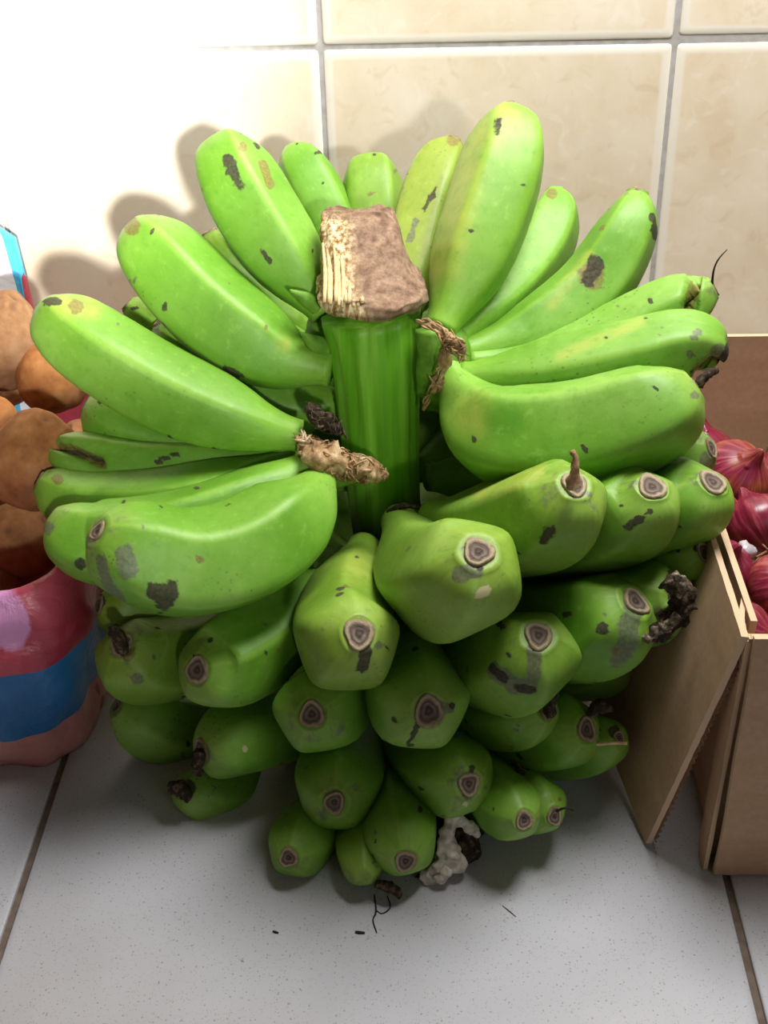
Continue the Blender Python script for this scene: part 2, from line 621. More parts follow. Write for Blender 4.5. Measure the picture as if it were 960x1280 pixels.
def lump(name, pts, rad, mat, parent, seed=0, rough=0.35, nu=14, nv=12, freq=90, origin=None):
    """an irregular dry lump or tube through 3D points"""
    Cn, L = spline(pts, nu)
    T, N, B = frames(Cn, (0.13, 0.31, 0.94))
    rr = np.interp(np.linspace(0, 1, nu), np.linspace(0, 1, len(rad)), rad)
    V = []
    for i in range(nu):
        for j in range(nv):
            a = 2 * PI * j / nv
            d = N[i] * math.cos(a) + B[i] * math.sin(a)
            p = Cn[i] + d * rr[i]
            k = 1 + rough * (nz(p, freq, seed) + 0.6 * nz(p, freq * 2.6, seed + 5))
            V.append(Cn[i] + d * rr[i] * k)
    org = np.array(origin) if origin is not None else Cn[0]
    V = [v - org for v in V]
    me = mesh(name, V, grid_faces(nu, nv, True, True, True))
    return link(name, me, mat, parent, tuple(org - plocs[parent.name])) if parent else link(name, me, mat, None, tuple(org))


plocs = {bunch.name: BX}


def scar_mesh(seed):
    rnd = random.Random(seed)
    prof = [(0.0, 0.02), (0.18, 0.10), (0.3, -0.05), (0.48, 0.05), (0.6, 0.28), (0.76, 0.06), (0.9, 0.34), (1.02, 0.22), (1.06, -0.4), (1.0, -1.2)]
    nv = 20
    V, rad = [(0, 0, 0.0)], [0.0]
    ph = rnd.uniform(0, 6)
    for r, h in prof[1:]:
        for j in range(nv):
            a = 2 * PI * j / nv
            k = 1 + 0.10 * math.cos(3 * a + ph) + 0.10 * noise.noise(Vector((math.cos(a) * 2 + seed, math.sin(a) * 2, r * 3)))
            V.append((r * k * math.cos(a), r * k * math.sin(a), h + 0.22 * noise.noise(Vector((math.cos(a) * 2.5 * r, math.sin(a) * 2.5 * r + seed, 0)))))
            rad.append(min(1, r))
    F = [(0, 1 + j, 1 + (j + 1) % nv) for j in range(nv)]
    for i in range(len(prof) - 2):
        for j in range(nv):
            k = (j + 1) % nv
            F.append((1 + i * nv + j, 1 + (i + 1) * nv + j, 1 + (i + 1) * nv + k, 1 + i * nv + k))
    me = mesh('blossom_scar', V, F)
    fattr(me, 'rad', rad)
    me.materials.append(MT['scar'])
    return me


SCARS = [scar_mesh(k) for k in range(6)]


def banana(pts, r_px, tone=0.0, ridge=0.0, marks=(), scar=1.0, tipdark=None, nu=76, nv=48, ridge_amp=1.0, fat=0.0, neck=1.0, gash=None, metric=False, rf=None, blunt=1.0, early=0.0):
    idx = len(BANANAS)
    P3 = [np.array(p) for p in pts] if metric else [at(*p) for p in pts]
    Cn, L = spline(P3, nu)
    w = project(Cn[nu // 2])[2]
    R = r_px if metric else r_px * w / FPX
    u = np.linspace(0, 1, nu)
    # denser rings at the tip
    u = np.where(u < 0.6, u / 0.6 * 0.72, 0.72 + 0.28 * (1 - (1 - (u - 0.6) / 0.4) ** 1.5))
    us = np.linspace(0, 1, nu)
    Cn = np.stack([np.interp(u, us, Cn[:, k]) for k in range(3)], 1)
    T, N, B = frames(Cn, (0.05, 0.12, 1.0) if abs((P3[-1] - P3[0])[2]) < 0.7 * L else (0.1, -1, 0.1))
    ug = np.linspace(0, 1, 400)
    prr = PR.copy()
    prr[:4] = 1 - (1 - prr[:4]) * neck
    prr = prr * blunt + (1 - blunt) * np.where(PT > 0.65, PRP, prr)
    pt = np.where(PT <= 0.6, PT * (1 - early), PT)
    pg = np.interp(ug, pt, prr)
    ker = np.hanning(23); ker /= ker.sum()
    pg = np.convolve(np.pad(pg, 11, mode='edge'), ker, 'valid')
    sr = min(max(R * 0.30, 0.0062), 0.0090) * scar if scar else R * 0.2   # scar radius
    prof = np.interp(u, ug, pg)
    e = 1.12 * sr / R
    prof = np.maximum(prof, e) if True else prof
    prof[-1] = e
    a = np.linspace(0, 2 * PI, nv, endpoint=False)
    sec = 2 * PI / 5
    jit = np.array([random.uniform(-0.12, 0.12) for _ in range(5)])
    if rf is not None:      # let one ridge run where it is seen: rf = -1 .. 1 across the finger, + is its upper side
        i0 = int(nu * 0.5)
        ring = Cn[i0] + R * (np.outer(np.cos(a), N[i0]) + np.outer(np.sin(a), B[i0]))
        qx, qy, _ = project(ring)
        (ax_, ay_, _), (bx_, by_, _) = project(Cn[i0 - 6]), project(Cn[i0 + 6])
        tx, ty = bx_ - ax_, by_ - ay_
        nx, ny = ty, -tx
        if ny > 0 or (abs(ny) < 1e-6 and nx > 0): nx, ny = -nx, -ny
        ln = math.hypot(nx, ny)
        c0x, c0y, _ = project(Cn[i0])
        lat = ((qx - c0x) * nx + (qy - c0y) * ny) / ln
        lat /= np.abs(lat).max()
        vis = ((ring - Cn[i0]) @ (CAM - Cn[i0])) > 0
        ridge = math.degrees(a[np.argmin(np.abs(lat - rf) + 10 * ~vis)]) + 36
        ridge -= 36
    ang = a - math.radians(ridge)
    m5 = np.mod(ang, sec) - sec / 2
    hp = np.stack([np.maximum(0, np.cos(ang - (q + 0.5) * sec)) for q in range(5)])
    pw = 15 if rf is not None else 8
    poly = (hp ** pw).sum(0) ** (-1 / pw)
    poly = poly / poly.max()                         # a pentagon with softened corners
    ridgev = np.clip((np.abs(m5) / (sec / 2) - 0.86) / 0.14, 0, 1)
    amp = (0.75 * sstep(0.02, 0.3, u) * (1 - 0.6 * sstep(0.86, 1.0, u)) + 0.1) * ridge_amp
    V = np.zeros((nu, nv, 3))
    for i in range(nu):
        rr = R * prof[i] * ((1 - amp[i]) + amp[i] * poly * 1.13)
        lowf = np.array([1 + 0.035 * noise.noise(Vector((u[i] * 3 + idx * 3.1, math.cos(t) * 0.9, math.sin(t) * 0.9 + idx))) for t in a])
        rr = rr * lowf
        V[i] = Cn[i] + np.outer(np.cos(a) * rr, N[i]) + np.outer(np.sin(a) * rr, B[i])
    # masks
    nrm = (V - Cn[:, None, :])
    nrm /= np.linalg.norm(nrm, axis=2)[:, :, None] + 1e-12
    view = CAM - V
    view /= np.linalg.norm(view, axis=2)[:, :, None]
    facing = (nrm * view).sum(2) > -0.25
    px, py, _ = project(V.reshape(-1, 3))
    px = px.reshape(nu, nv); py = py.reshape(nu, nv)
    A = {k: np.zeros((nu, nv)) for k in ('stain', 'brown', 'grey', 'pale', 'yellow', 'bruise')}
    marks = list(marks)
    if not metric:          # a few scratches and specks of its own
        rq = random.Random(idx * 7 + 1)
        for _ in range(7):
            i1 = rq.randrange(nu // 5, nu - 6); j1 = rq.randrange(nv)
            if not facing[i1, j1]: continue
            an, ln = rq.uniform(0, PI), rq.choice((0, 1, 3, 8))
            x1, y1 = px[i1, j1], py[i1, j1]
            marks.append((rq.choice(('stain', 'stain', 'brown', 'grey')), [(x1, y1), (x1 + ln * math.cos(an), y1 + ln * math.sin(an))], rq.uniform(1.6, 3.2)))
    for kind, line, wd in marks:
        d = polydist(px, py, line)
        A[kind] = np.maximum(A[kind], sstep(wd * 1.45, wd * 0.35, d) * facing)
    if tipdark is None: tipdark = random.uniform(0.1, 0.42)
    tip = sstep(0.9, 1.0, u)[:, None] * np.ones((1, nv))
    A['grey'] = np.maximum(A['grey'], tipdark * 1.0 * tip)
    A['yellow'] = np.maximum(A['yellow'], 0.3 * tip)
    if gash:
        for line, wd, dep in gash:
            d = polydist(px, py, line)
            g = sstep(wd * 1.25, wd * 0.3, d) * facing
            rag = np.array([[nz(V[i, j], 160, 3) for j in range(nv)] for i in range(nu)])
            V -= (nrm * (g * (1 + 0.5 * rag) * dep)[:, :, None])
            A['brown'] = np.maximum(A['brown'], g * 1.4)
            A['stain'] = np.maximum(A['stain'], sstep(wd * 0.9, wd * 0.1, d) * facing * 0.75)
    org = Cn[0]
    V = np.vstack([(V - org).reshape(-1, 3), (Cn[0] - org)[None], (Cn[-1] - org - T[-1] * R * 0.10)[None]])
    F = grid_faces(nu, nv)
    k0, k1 = nu * nv, nu * nv + 1
    for j in range(nv):
        F.append((k0, (j + 1) % nv, j))
        F.append((k1, (nu - 1) * nv + j, (nu - 1) * nv + (j + 1) % nv))
    me = mesh('banana', V, F)
    for k, arr in A.items():
        fattr(me, k, np.concatenate([arr.ravel(), [0, arr[-1].max()]]))
    fattr(me, 'along', np.concatenate([(u[:, None] * L / .17 * np.ones((1, nv))).ravel() + idx * 1.37, [0, 0]]))
    fattr(me, 'rc', np.concatenate([np.tile(np.cos(a), nu), [0, 0]]))
    fattr(me, 'rs', np.concatenate([np.tile(np.sin(a), nu), [0, 0]]))
    fattr(me, 'ridge', np.concatenate([(np.outer(sstep(0.1, 0.35, u), ridgev)).ravel(), [0, 0]]))
    fattr(me, 'neck', np.concatenate([(sstep(0.26, 0.02, u)[:, None] * np.ones((1, nv))).ravel(), [1, 0]]))
    o = link('banana', me, MT['banana'], bunch, tuple(org - BX))
    o['tone'] = float(tone)
    plocs[o.name] = org
    if scar:
        s = link('blossom_scar', SCARS[idx % 6], None, o, tuple(Cn[-1] - org + T[-1] * sr * 0.06))
        t = Vector(T[-1])
        s.rotation_euler = t.to_track_quat('Z', 'Y').to_euler()
        rs = random.Random(idx * 13 + 5)
        s.scale = (sr * rs.uniform(.78, 1.0), sr * rs.uniform(.9, 1.1), sr * 0.42)
    BANANAS.append((o, L, R))
    return o


def bloom(b, pts, rad_px, mat='dark', name='dried_flower', seed=0, rough=0.5, nu=12, nv=9, freq=240):
    P3 = [at(*p) for p in pts]
    w = project(P3[0])[2]
    return lump(name, P3, [r * w / FPX for r in rad_px], MT[mat], b, seed, rough, nu, nv, freq)


# --- upper right hand
banana([(512, 392, .80), (524, 300, .86), (545, 225, .90), (567, 178, .925)], 40, rf=-.3, blunt=.5, tone=.75, ridge=20,
       marks=[('stain', [(545, 235), (530, 262)], 4), ('grey', [(520, 275), (512, 300)], 5), ('brown', [(566, 176)], 9)])
banana([(550, 412, .76), (583, 340, .79), (617, 250, .825), (634, 185, .85), (636, 136, .872)], 53, rf=.42, blunt=.55, tone=.12, ridge=8, scar=.85,
       marks=[('stain', [(622, 148), (618, 168)], 4), ('yellow', [(555, 330), (580, 220), (600, 170)], 26), ('yellow', [(630, 145)], 18), ('stain', [(590, 290)], 4)])
banana([(570, 420, .77), (620, 375, .82), (668, 322, .86), (692, 275, .885), (694, 240, .905)], 39, rf=-.35, blunt=.5, ridge=30,
       marks=[('brown', [(690, 242)], 8)])
banana([(580, 440, .765), (660, 418, .785), (740, 360, .81), (784, 290, .83), (797, 240, .845)], 43, rf=.6, blunt=.5, ridge=-10,
       marks=[('brown', [(738, 345)], 20), ('stain', [(745, 330), (735, 350)], 11), ('stain', [(815, 270), (819, 296)], 5), ('brown', [(752, 285)], 4), ('yellow', [(735, 320), (690, 380)], 8)])
b = banana([(585, 452, .76), (670, 452, .77), (770, 425, .775), (850, 382, .775), (893, 360, .775)], 43, rf=.3, blunt=.6, ridge=15, scar=.8,
       marks=[('brown', [(775, 437), (765, 442)], 9), ('yellow', [(790, 405)], 8)],
       gash=[([(868, 336), (864, 368), (862, 400)], 9, .016)])
bloom(b, [(890, 356, .772), (892, 338, .772), (898, 324, .773), (909, 312, .775)], [1.7, 1.4, 1.0, .6], 'thread', seed=2, rough=.2)
b = banana([(576, 470, .745), (680, 470, .74), (785, 450, .735), (862, 432, .735), (902, 448, .735)], 46, rf=.25, blunt=.8, ridge=0, scar=0,
       marks=[('stain', [(900, 470), (916, 430), (914, 402)], 9), ('grey', [(900, 445), (905, 470)], 16), ('yellow', [(700, 445), (800, 402)], 7), ('grey', [(862, 443)], 6), ('grey', [(873, 415), (866, 422)], 5)],
       gash=[([(893, 460), (880, 470)], 13, .014)])
bloom(b, [(872, 482, .70), (880, 470, .705), (896, 462, .71)], [5, 8, 4], 'dark', 'rotten_tip', 4)
b = banana([(560, 456, .752), (597, 520, .722), (645, 546, .70), (735, 540, .69), (820, 513, .685), (868, 482, .69)], 67, neck=1.2, rf=.68, blunt=.8, early=.1, ridge=12, scar=.6,
       marks=[('bruise', [(622, 527), (640, 527)], 20), ('yellow', [(590, 520)], 30), ('grey', [(868, 495)], 6)])
b = banana([(690, 600, .80), (780, 590, .77), (850, 572, .75), (889, 560, .74)], 37, rf=.5, ridge=25,
       marks=[('stain', [(843, 567)], 6), ('grey', [(885, 575)], 13)])

# --- right middle hand
b = banana([(540, 645, .73), (600, 663, .685), (660, 655, .645), (705, 630, .62), (718, 606, .612)], 62, rf=.6, blunt=.8, tone=.25, ridge=0, scar=.9,
       marks=[('stain', [(688, 662), (680, 674)], 8), ('yellow', [(600, 615), (680, 590)], 12)])
bloom(b, [(716, 608, .60), (718, 590, .60), (719, 575, .602), (715, 563, .604)], [9, 7, 5, 4], 'crown', seed=6)
banana([(620, 680, .75), (700, 668, .69), (770, 648, .655), (806, 628, .64), (815, 609, .635)], 58, rf=.55, blunt=.8, tone=.1, ridge=20,
       marks=[('stain', [(800, 648), (785, 660)], 6), ('stain', [(812, 640)], 5)])
banana([(700, 670, .76), (780, 655, .70), (838, 635, .67), (876, 620, .655), (891, 603, .65)], 55, rf=.45, blunt=.8, ridge=-15,
       marks=[('stain', [(850, 660)], 4)])
banana([(590, 745, .74), (650, 780, .685), (712, 786, .645), (765, 775, .62), (794, 752, .612)], 62, rf=.62, ridge=10,
       marks=[('grey', [(790, 760), (786, 800), (775, 820)], 14), ('stain', [(752, 785)], 9), ('brown', [(770, 815)], 9)])
b = banana([(660, 752, .75), (735, 757, .685), (795, 755, .645), (842, 748, .62)], 51, rf=.5, ridge=30, scar=0,
       marks=[('stain', [(845, 725), (850, 760), (825, 790)], 16), ('grey', [(820, 770), (810, 795)], 16)],
       gash=[([(850, 735), (838, 770), (815, 790)], 10, .009)])
bloom(b, [(840, 724, .606), (855, 745, .604), (845, 772, .602), (812, 796, .60)], [12, 14, 12, 9], 'dark', 'rotten_tip', 8, .8, 36, 20, 200)
bloom(b, [(844, 716, .598), (853, 730, .597), (848, 744, .597)], [4, 8, 5], 'crust', 'rotten_tip', 9, .8, 20, 14, 260)
bloom(b, [(848, 768, .595), (830, 785, .594), (806, 799, .594)], [5, 7, 5], 'crust', 'rotten_tip', 10, .9, 26, 14, 260)
banana([(740, 722, .72), (815, 706, .68), (862, 696, .655), (880, 690, .648)], 32, ridge=0, marks=[('stain', [(872, 685)], 6)])
banana([(540, 790, .72), (590, 822, .655), (635, 828, .615), (664, 818, .597), (673, 795, .587)], 60, rf=.7, tone=.15, ridge=5,
       marks=[('grey', [(668, 805), (668, 845)], 10), ('grey', [(660, 858), (640, 856), (618, 838)], 11), ('stain', [(664, 862), (648, 860)], 6), ('stain', [(630, 848), (616, 836)], 6), ('stain', [(636, 818)], 3)])
banana([(620, 830, .74), (690, 840, .70), (745, 836, .675), (782, 825, .665)], 36, ridge=40, scar=.8)
b = banana([(540, 860, .70), (600, 885, .645), (648, 892, .615), (683, 886, .60)], 42, ridge=15, marks=[('stain', [(685, 890)], 9)])
bloom(b, [(686, 892, .592), (690, 876, .592), (696, 862, .594)], [9, 6, 5], 'dark', seed=12)
b = banana([(570, 890, .72), (630, 910, .66), (690, 915, .62), (733, 912, .60)], 47, ridge=-5, scar=1.0, marks=[('stain', [(745, 900)], 8)])
bloom(b, [(738, 895, .605), (748, 882, .608), (765, 886, .612)], [6, 9, 4], 'dark', seed=13)
b = banana([(600, 920, .73), (675, 934, .67), (735, 931, .63), (774, 922, .612)], 36, ridge=10, scar=.7, marks=[('stain', [(770, 915)], 9)])
bloom(b, [(745, 930, .60), (765, 929, .60), (784, 929, .60)], [2.5, 2, 2], 'fibre', seed=14, rough=.2)

# --- front
banana([(498, 650, .74), (532, 712, .67), (560, 728, .615), (588, 712, .578), (598, 690, .567)], 67, tone=.3, ridge=20,
       marks=[('grey', [(596, 712), (575, 718)], 11), ('pale', [(608, 737), (598, 742)], 7), ('stain', [(600, 708)], 6)])
banana([(456, 682, .74), (440, 735, .69), (430, 785, .635), (434, 802, .60), (449, 792, .572)], 58, tone=.35, ridge=0,
       marks=[('stain', [(458, 815), (454, 835)], 9), ('grey', [(474, 808)], 7), ('yellow', [(445, 710)], 22), ('stain', [(448, 697)], 3)])
banana([(420, 722, .72), (368, 768, .68), (310, 812, .645), (266, 836, .622), (247, 838, .612)], 56, rf=-.1, ridge=10,
       marks=[('grey', [(236, 826), (230, 845)], 12), ('stain', [(240, 822)], 6)])
b = banana([(330, 700, .76), (240, 742, .73), (170, 762, .705), (124, 757, .695)], 37, rf=.4, tone=.4, ridge=0, marks=[('stain', [(120, 752)], 12)])
b = banana([(370, 760, .74), (280, 800, .70), (210, 825, .67), (168, 824, .653), (152, 806, .645)], 51, rf=.4, tone=.3, ridge=25, marks=[('brown', [(148, 790), (160, 815)], 12), ('grey', [(172, 848)], 9)])
bloom(b, [(140, 782, .648), (148, 798, .643), (158, 818, .640)], [6, 10, 7], 'dark', seed=16)
banana([(350, 888, .74), (270, 908, .70), (200, 908, .665), (146, 884, .655)], 42, rf=.7, blunt=.7, ridge=15, scar=.6, tipdark=.2)
b = banana([(410, 880, .70), (360, 905, .66), (305, 922, .63), (264, 934, .612), (252, 938, .607)], 47, rf=.3, ridge=-5, marks=[('pale', [(306, 935)], 4)])
bloom(b, [(250, 940, .600), (247, 955, .598), (247, 966, .60)], [8, 7, 6], 'dark', seed=17)
b = banana([(400, 952, .70), (340, 978, .66), (282, 994, .628), (240, 990, .612), (226, 985, .608)], 34, ridge=0, marks=[('stain', [(235, 985)], 12)])
bloom(b, [(236, 996, .600), (224, 986, .600), (212, 984, .602)], [8, 11, 7], 'dark', seed=18)
banana([(445, 828, .70), (417, 868, .64), (398, 886, .60), (390, 893, .578)], 52, ridge=20)
banana([(480, 780, .72), (503, 830, .65), (520, 872, .60), (536, 889, .568)], 58, ridge=-10,
       marks=[('grey', [(556, 885), (560, 895)], 10), ('stain', [(522, 905), (512, 930)], 4), ('stain', [(565, 882)], 5)])
banana([(440, 900, .70), (430, 950, .64), (422, 985, .59), (418, 1003, .567)], 50, ridge=0)
banana([(500, 900, .70), (530, 940, .64), (562, 967, .59), (586, 980, .562)], 48, ridge=10, marks=[('pale', [(582, 1006)], 4), ('stain', [(590, 960)], 5)])
banana([(430, 990, .68), (402, 1022, .62), (377, 1053, .57), (361, 1072, .545)], 38, ridge=0)
banana([(490, 960, .68), (496, 1005, .61), (502, 1048, .558), (507, 1076, .534)], 44, ridge=15)
b = banana([(450, 970, .68), (452, 1020, .61), (452, 1065, .56), (455, 1096, .533)], 30, ridge=0, tone=.2, scar=0)
bloom(b, [(470, 1105, .535), (490, 1110, .532), (500, 1120, .533)], [5, 8, 4], 'dark', seed=19)
banana([(560, 940, .67), (597, 975, .615), (634, 1008, .57), (655, 1025, .548)], 38, ridge=5)
b = banana([(600, 955, .68), (640, 985, .62), (674, 1008, .58), (693, 1020, .565)], 35, ridge=0)
bloom(b, [(652, 968, .595), (648, 960, .60), (640, 952, .605)], [5, 4, 3], 'dark', seed=20)
bloom(b, [(696, 1014, .562), (706, 1010, .560), (716, 1013, .56)], [2, 1.5, 1.2], 'thread', seed=23, rough=.2)
banana([(400, 985, .69), (350, 1003, .645), (305, 1016, .615)], 20, ridge=0, marks=[('stain', [(300, 1020)], 8)])

# --- left lower hand
banana([(410, 586, .714), (374, 640, .682), (312, 688, .655), (235, 705, .637), (172, 689, .630), (122, 664, .622)], 65, neck=1.2, rf=.45, early=.15, blunt=.85, ridge=-8, scar=.7,
       marks=[('stain', [(195, 738), (212, 740), (205, 752)], 13), ('grey', [(126, 700), (135, 730), (150, 750)], 7), ('grey', [(155, 690), (160, 712)], 14), ('brown', [(250, 700)], 5), ('stain', [(200, 768)], 4)])
banana([(392, 580, .72), (305, 638, .70), (205, 672, .68), (115, 676, .675), (68, 648, .685)], 54, rf=.6, early=.2, ridge=5,
       marks=[('stain', [(100, 705)], 9), ('grey', [(60, 660)], 9)])
banana([(380, 574, .74), (290, 612, .725), (190, 632, .72), (100, 626, .73), (50, 602, .735)], 44, rf=.4, ridge=10, marks=[('brown', [(72, 600)], 8), ('grey', [(42, 605)], 6)])
banana([(374, 562, .755), (290, 582, .75), (190, 584, .75), (115, 572, .755), (62, 564, .76)], 35, rf=.7, ridge=0, scar=.7,
       marks=[('brown', [(128, 580)], 6), ('stain', [(220, 568), (195, 578)], 3)],
       gash=[([(66, 553), (92, 563), (122, 577)], 8, .011)])
# --- left upper hand
banana([(376, 545, .735), (310, 530, .735), (220, 496, .745), (132, 446, .755), (82, 408, .765), (56, 382, .775)], 52, rf=.2, blunt=.85, tone=.05, ridge=26, scar=.7,
       marks=[('yellow', [(110, 385), (80, 380)], 18), ('brown', [(95, 383)], 10), ('stain', [(58, 378), (72, 376)], 6), ('stain', [(350, 500), (365, 510)], 3)])
banana([(360, 562, .77), (250, 552, .775), (160, 532, .78), (108, 508, .785)], 42, ridge=0)
banana([(414, 462, .765), (340, 442, .775), (262, 388, .79), (200, 322, .81), (168, 281, .825)], 56, rf=.4, blunt=.75, ridge=22, scar=.8,
       marks=[('brown', [(165, 283)], 12), ('yellow', [(355, 430)], 10), ('stain', [(205, 385)], 5), ('stain', [(280, 462), (300, 470)], 4)])
banana([(400, 470, .83), (300, 455, .835), (210, 420, .845), (160, 380, .85)], 35, rf=.3, blunt=.6, tone=.1, ridge=0, marks=[('stain', [(150, 375)], 10)])
banana([(406, 392, .80), (370, 342, .815), (322, 272, .835), (291, 214, .852), (280, 175, .875)], 51, rf=.32, blunt=.45, ridge=18, scar=.7,
       marks=[('stain', [(284, 198), (299, 232)], 8), ('brown', [(303, 183)], 7), ('brown', [(328, 205), (338, 230)], 6), ('stain', [(325, 305), (338, 328)], 3)])
banana([(404, 425, .86), (335, 382, .875), (280, 322, .885), (262, 290, .89)], 35, rf=.5, blunt=.6, tone=.25, ridge=0)
banana([(440, 350, .88), (416, 290, .91), (388, 230, .93), (364, 184, .95)], 36, rf=-.45, blunt=.6, ridge=15, scar=.7)
banana([(472, 350, .90), (468, 285, .925), (465, 235, .945), (462, 198, .965)], 39, rf=.6, blunt=.75, tone=.3, ridge=10, scar=.7)

# --- fingers on the far side of the stalk
for lev, (zb, rise) in enumerate(((.07, .05), (.15, .055), (.215, .05))):
    for k in range(6):
        az = math.radians((20, 46, 72, 100, 128, 156)[k] + lev * 9 - 8)
        d = np.array([math.cos(az), math.sin(az), 0])
        c0 = np.array([-.03, .782, zb])
        banana([c0 + d * .03, c0 + d * .075 + (0, 0, -.006), c0 + d * .12 + (0, 0, rise * .25), c0 + d * .15 + (0, 0, rise * .7), c0 + d * .162 + (0, 0, rise)],
               .026, metric=True, ridge=k * 13, nu=44, nv=30)


# --- stalk
def stalk():
    path = [(np.array([-0.018, .775, 0.0])), np.array([-0.03, .775, .10]), at(476, 560, .775), at(470, 450, .778), at(463, 392, .782)]
    nu, nv = 46, 72
    Cn, L = spline(path, nu)
    T, N, B = frames(Cn, (1, 0, 0))
    u = np.linspace(0, 1, nu)
    rad = np.interp(u, [0, .35, .6, .8, .93, 1], [.025, .025, .026, .0285, .031, .033])
    V = []
    for i in range(nu):
        for j in range(nv):
            t = 2 * PI * j / nv
            k = 1 + 0.03 * math.sin(13 * t + 0.6 * math.sin(3 * t)) + 0.05 * noise.noise(Vector((math.cos(t) * 1.4, math.sin(t) * 1.4, u[i] * 1.2)))
            k += 0.012 * noise.noise(Vector((math.cos(t) * 6, math.sin(t) * 6, u[i] * 2)))
            V.append(Cn[i] + rad[i] * k * (N[i] * math.cos(t) + B[i] * math.sin(t)) - BX)
    me = mesh('stalk', V, grid_faces(nu, nv, True, True, True))
    fattr(me, 'low', np.repeat(sstep(.62, .40, u), nv))  # mask of the painted shade, full towards the foot
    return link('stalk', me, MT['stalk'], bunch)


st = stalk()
plocs[st.name] = BX


def cut_end():
    # sections of the dry cut top: (px, py, Y front, Y back, half width px, squareness)
    S = [(463, 402, .742, .818, 62, 2.2), (461, 396, .741, .820, 73, 2.3), (460, 386, .742, .820, 73, 2.4), (459, 376, .748, .819, 64, 2.6),
         (456, 362, .757, .819, 57, 3), (453, 340, .770, .821, 54, 3.4), (450, 310, .786, .824, 51, 3.6), (448, 285, .799, .827, 48, 3.8), (447, 274, .806, .828, 46, 3.8), (447, 268.5, .810, .825, 41, 3.5)]
    D = []
    for k in range(len(S) - 1):
        for t in np.linspace(0, 1, 4, endpoint=False):
            D.append([S[k][q] * (1 - t) + S[k + 1][q] * t for q in range(6)])
    D.append(list(S[-1]))
    nv = 88
    V, torn, edge = [], [], []
    n = len(D)
    for i, (px, py, y0, y1, hw, sq) in enumerate(D):
        # centre of the section at mid depth, flat in Z at that height
        front = at(px, py, y0)
        w = project(front)[2]
        a, b = hw * w / FPX, (y1 - y0) / 2
        f = i / (n - 1)
        for j in range(nv):
            t = 2 * PI * j / nv
            cx, sn = math.cos(t), math.sin(t)
            x = math.copysign(abs(cx) ** (2 / sq), cx)
            y = math.copysign(abs(sn) ** (2 / sq), sn)
            p = np.array([front[0] + a * x, y0 + b + b * y, front[2]])
            lf = max(0, min(1, (-x - 0.05) / 0.4)) if f > 0.2 else max(0, min(1, (-x + 0.15) / 0.4))
            jag = 0.0016 * nz((p[0] * 9, p[1] * 9, p[2] * 0.6), 45, 2) * lf + 0.0012 * nz(p, 110, 8)
            if f < 0.3: jag += 0.0050 * nz(p, 48, 4) + .002 * nz(p, 150, 6)
            p = p + np.array([x * jag, y * jag, 0])
            zjag = 0.0035 * nz((math.cos(t), math.sin(t), 0), 3.3, 9) * (1 if f < 0.2 or f > 0.9 else 0.4)
            p[2] += zjag
            V.append(p - BX)
            front_face = 1.0 if sn < 0.2 else 0.5
            torn.append(lf * front_face * (1 if f < 0.88 else 0.3))
            edge.append(max(0, 1 - abs(f - 0.06) / 0.06) * 0.8 + (0.3 if f > 0.97 else 0))
    V.append(sum(V[-nv:]) / nv); torn.append(0); edge.append(0.3)
    F = grid_faces(n, nv, True, True, False)
    for j in range(nv): F.append((len(V) - 1, (n - 1) * nv + j, (n - 1) * nv + (j + 1) % nv))
    me = mesh('cut_end', V, F)
    fattr(me, 'torn', torn)
    fattr(me, 'edge', edge)
    o = link('cut_end', me, MT['cut'], bunch)
    o['label'] = 'dry brown cut end of the stalk'
    return o


ce = cut_end()
plocs[ce.name] = BX
rf = random.Random(5)
for k in range(11):   # torn pale fibres standing on the left of the cut
    x = 405 + k * 4.6 + rf.uniform(-1.5, 1.5)
    y0 = 384 - rf.uniform(0, 8)
    y1 = max(286, 296 + 5.6 * k + rf.uniform(-8, 12))
    Yb = .7445
    pts = [at(x, y0, Yb + .001), at(x + 1, (y0 + y1) / 2, .7655 - .0015 * (k % 3)), at(x - 2, y1, .7665 + (384 - y1) * .00022)]
    lump('torn_fibre', pts, [.0012, .0016, .0007], MT['fibre'], ce, k, .25, 8, 6, 200)

# --- crowns where the hands join the stalk
def crown(name, pts, rad_px, mat, seed, rough, nu=22, nv=22, freq=60, label=None):
    P3 = [at(*p) for p in pts]
    o = lump(name, P3, [r * project(P3[0])[2] / FPX for r in rad_px], MT[mat], bunch, seed, rough, nu, nv, freq)
    if label: o['label'] = label
    return o


MT['green_crown'] = mat_dry('green_crown_skin', C(78, 122, 34), C(104, 150, 48), C(132, 170, 74), 60, None, .55, .3)
crown('hand_crown', [(545, 400, .775), (562, 428, .765), (562, 465, .755), (548, 500, .755)], [16, 26, 26, 14], 'green_crown', 3, .12)
crown('hand_crown', [(372, 548, .755), (385, 575, .745), (420, 590, .735), (455, 590, .745)], [14, 20, 18, 14], 'green_crown', 4, .15)
crown('hand_crown', [(420, 395, .815), (405, 420, .81), (400, 450, .80)], [26, 26, 20], 'green_crown', 5, .15)
crown('hand_crown', [(480, 665, .75), (520, 660, .755), (560, 660, .75), (600, 680, .75)], [22, 30, 30, 24], 'green_crown', 6, .15)
crown('hand_crown', [(400, 720, .77), (470, 720, .765), (540, 740, .765), (600, 760, .77)], [34, 40, 40, 34], 'green_crown', 7, .15)
crown('hand_crown', [(410, 850, .76), (480, 860, .745), (550, 870, .75)], [44, 50, 44], 'green_crown', 8, .15)
crown('hand_crown', [(440, 960, .735), (500, 965, .72), (560, 955, .73)], [36, 40, 36], 'green_crown', 9, .15)
crown('hand_crown', [(440, 360, .86), (480, 350, .875), (520, 370, .85)], [30, 34, 30], 'green_crown', 10, .15)
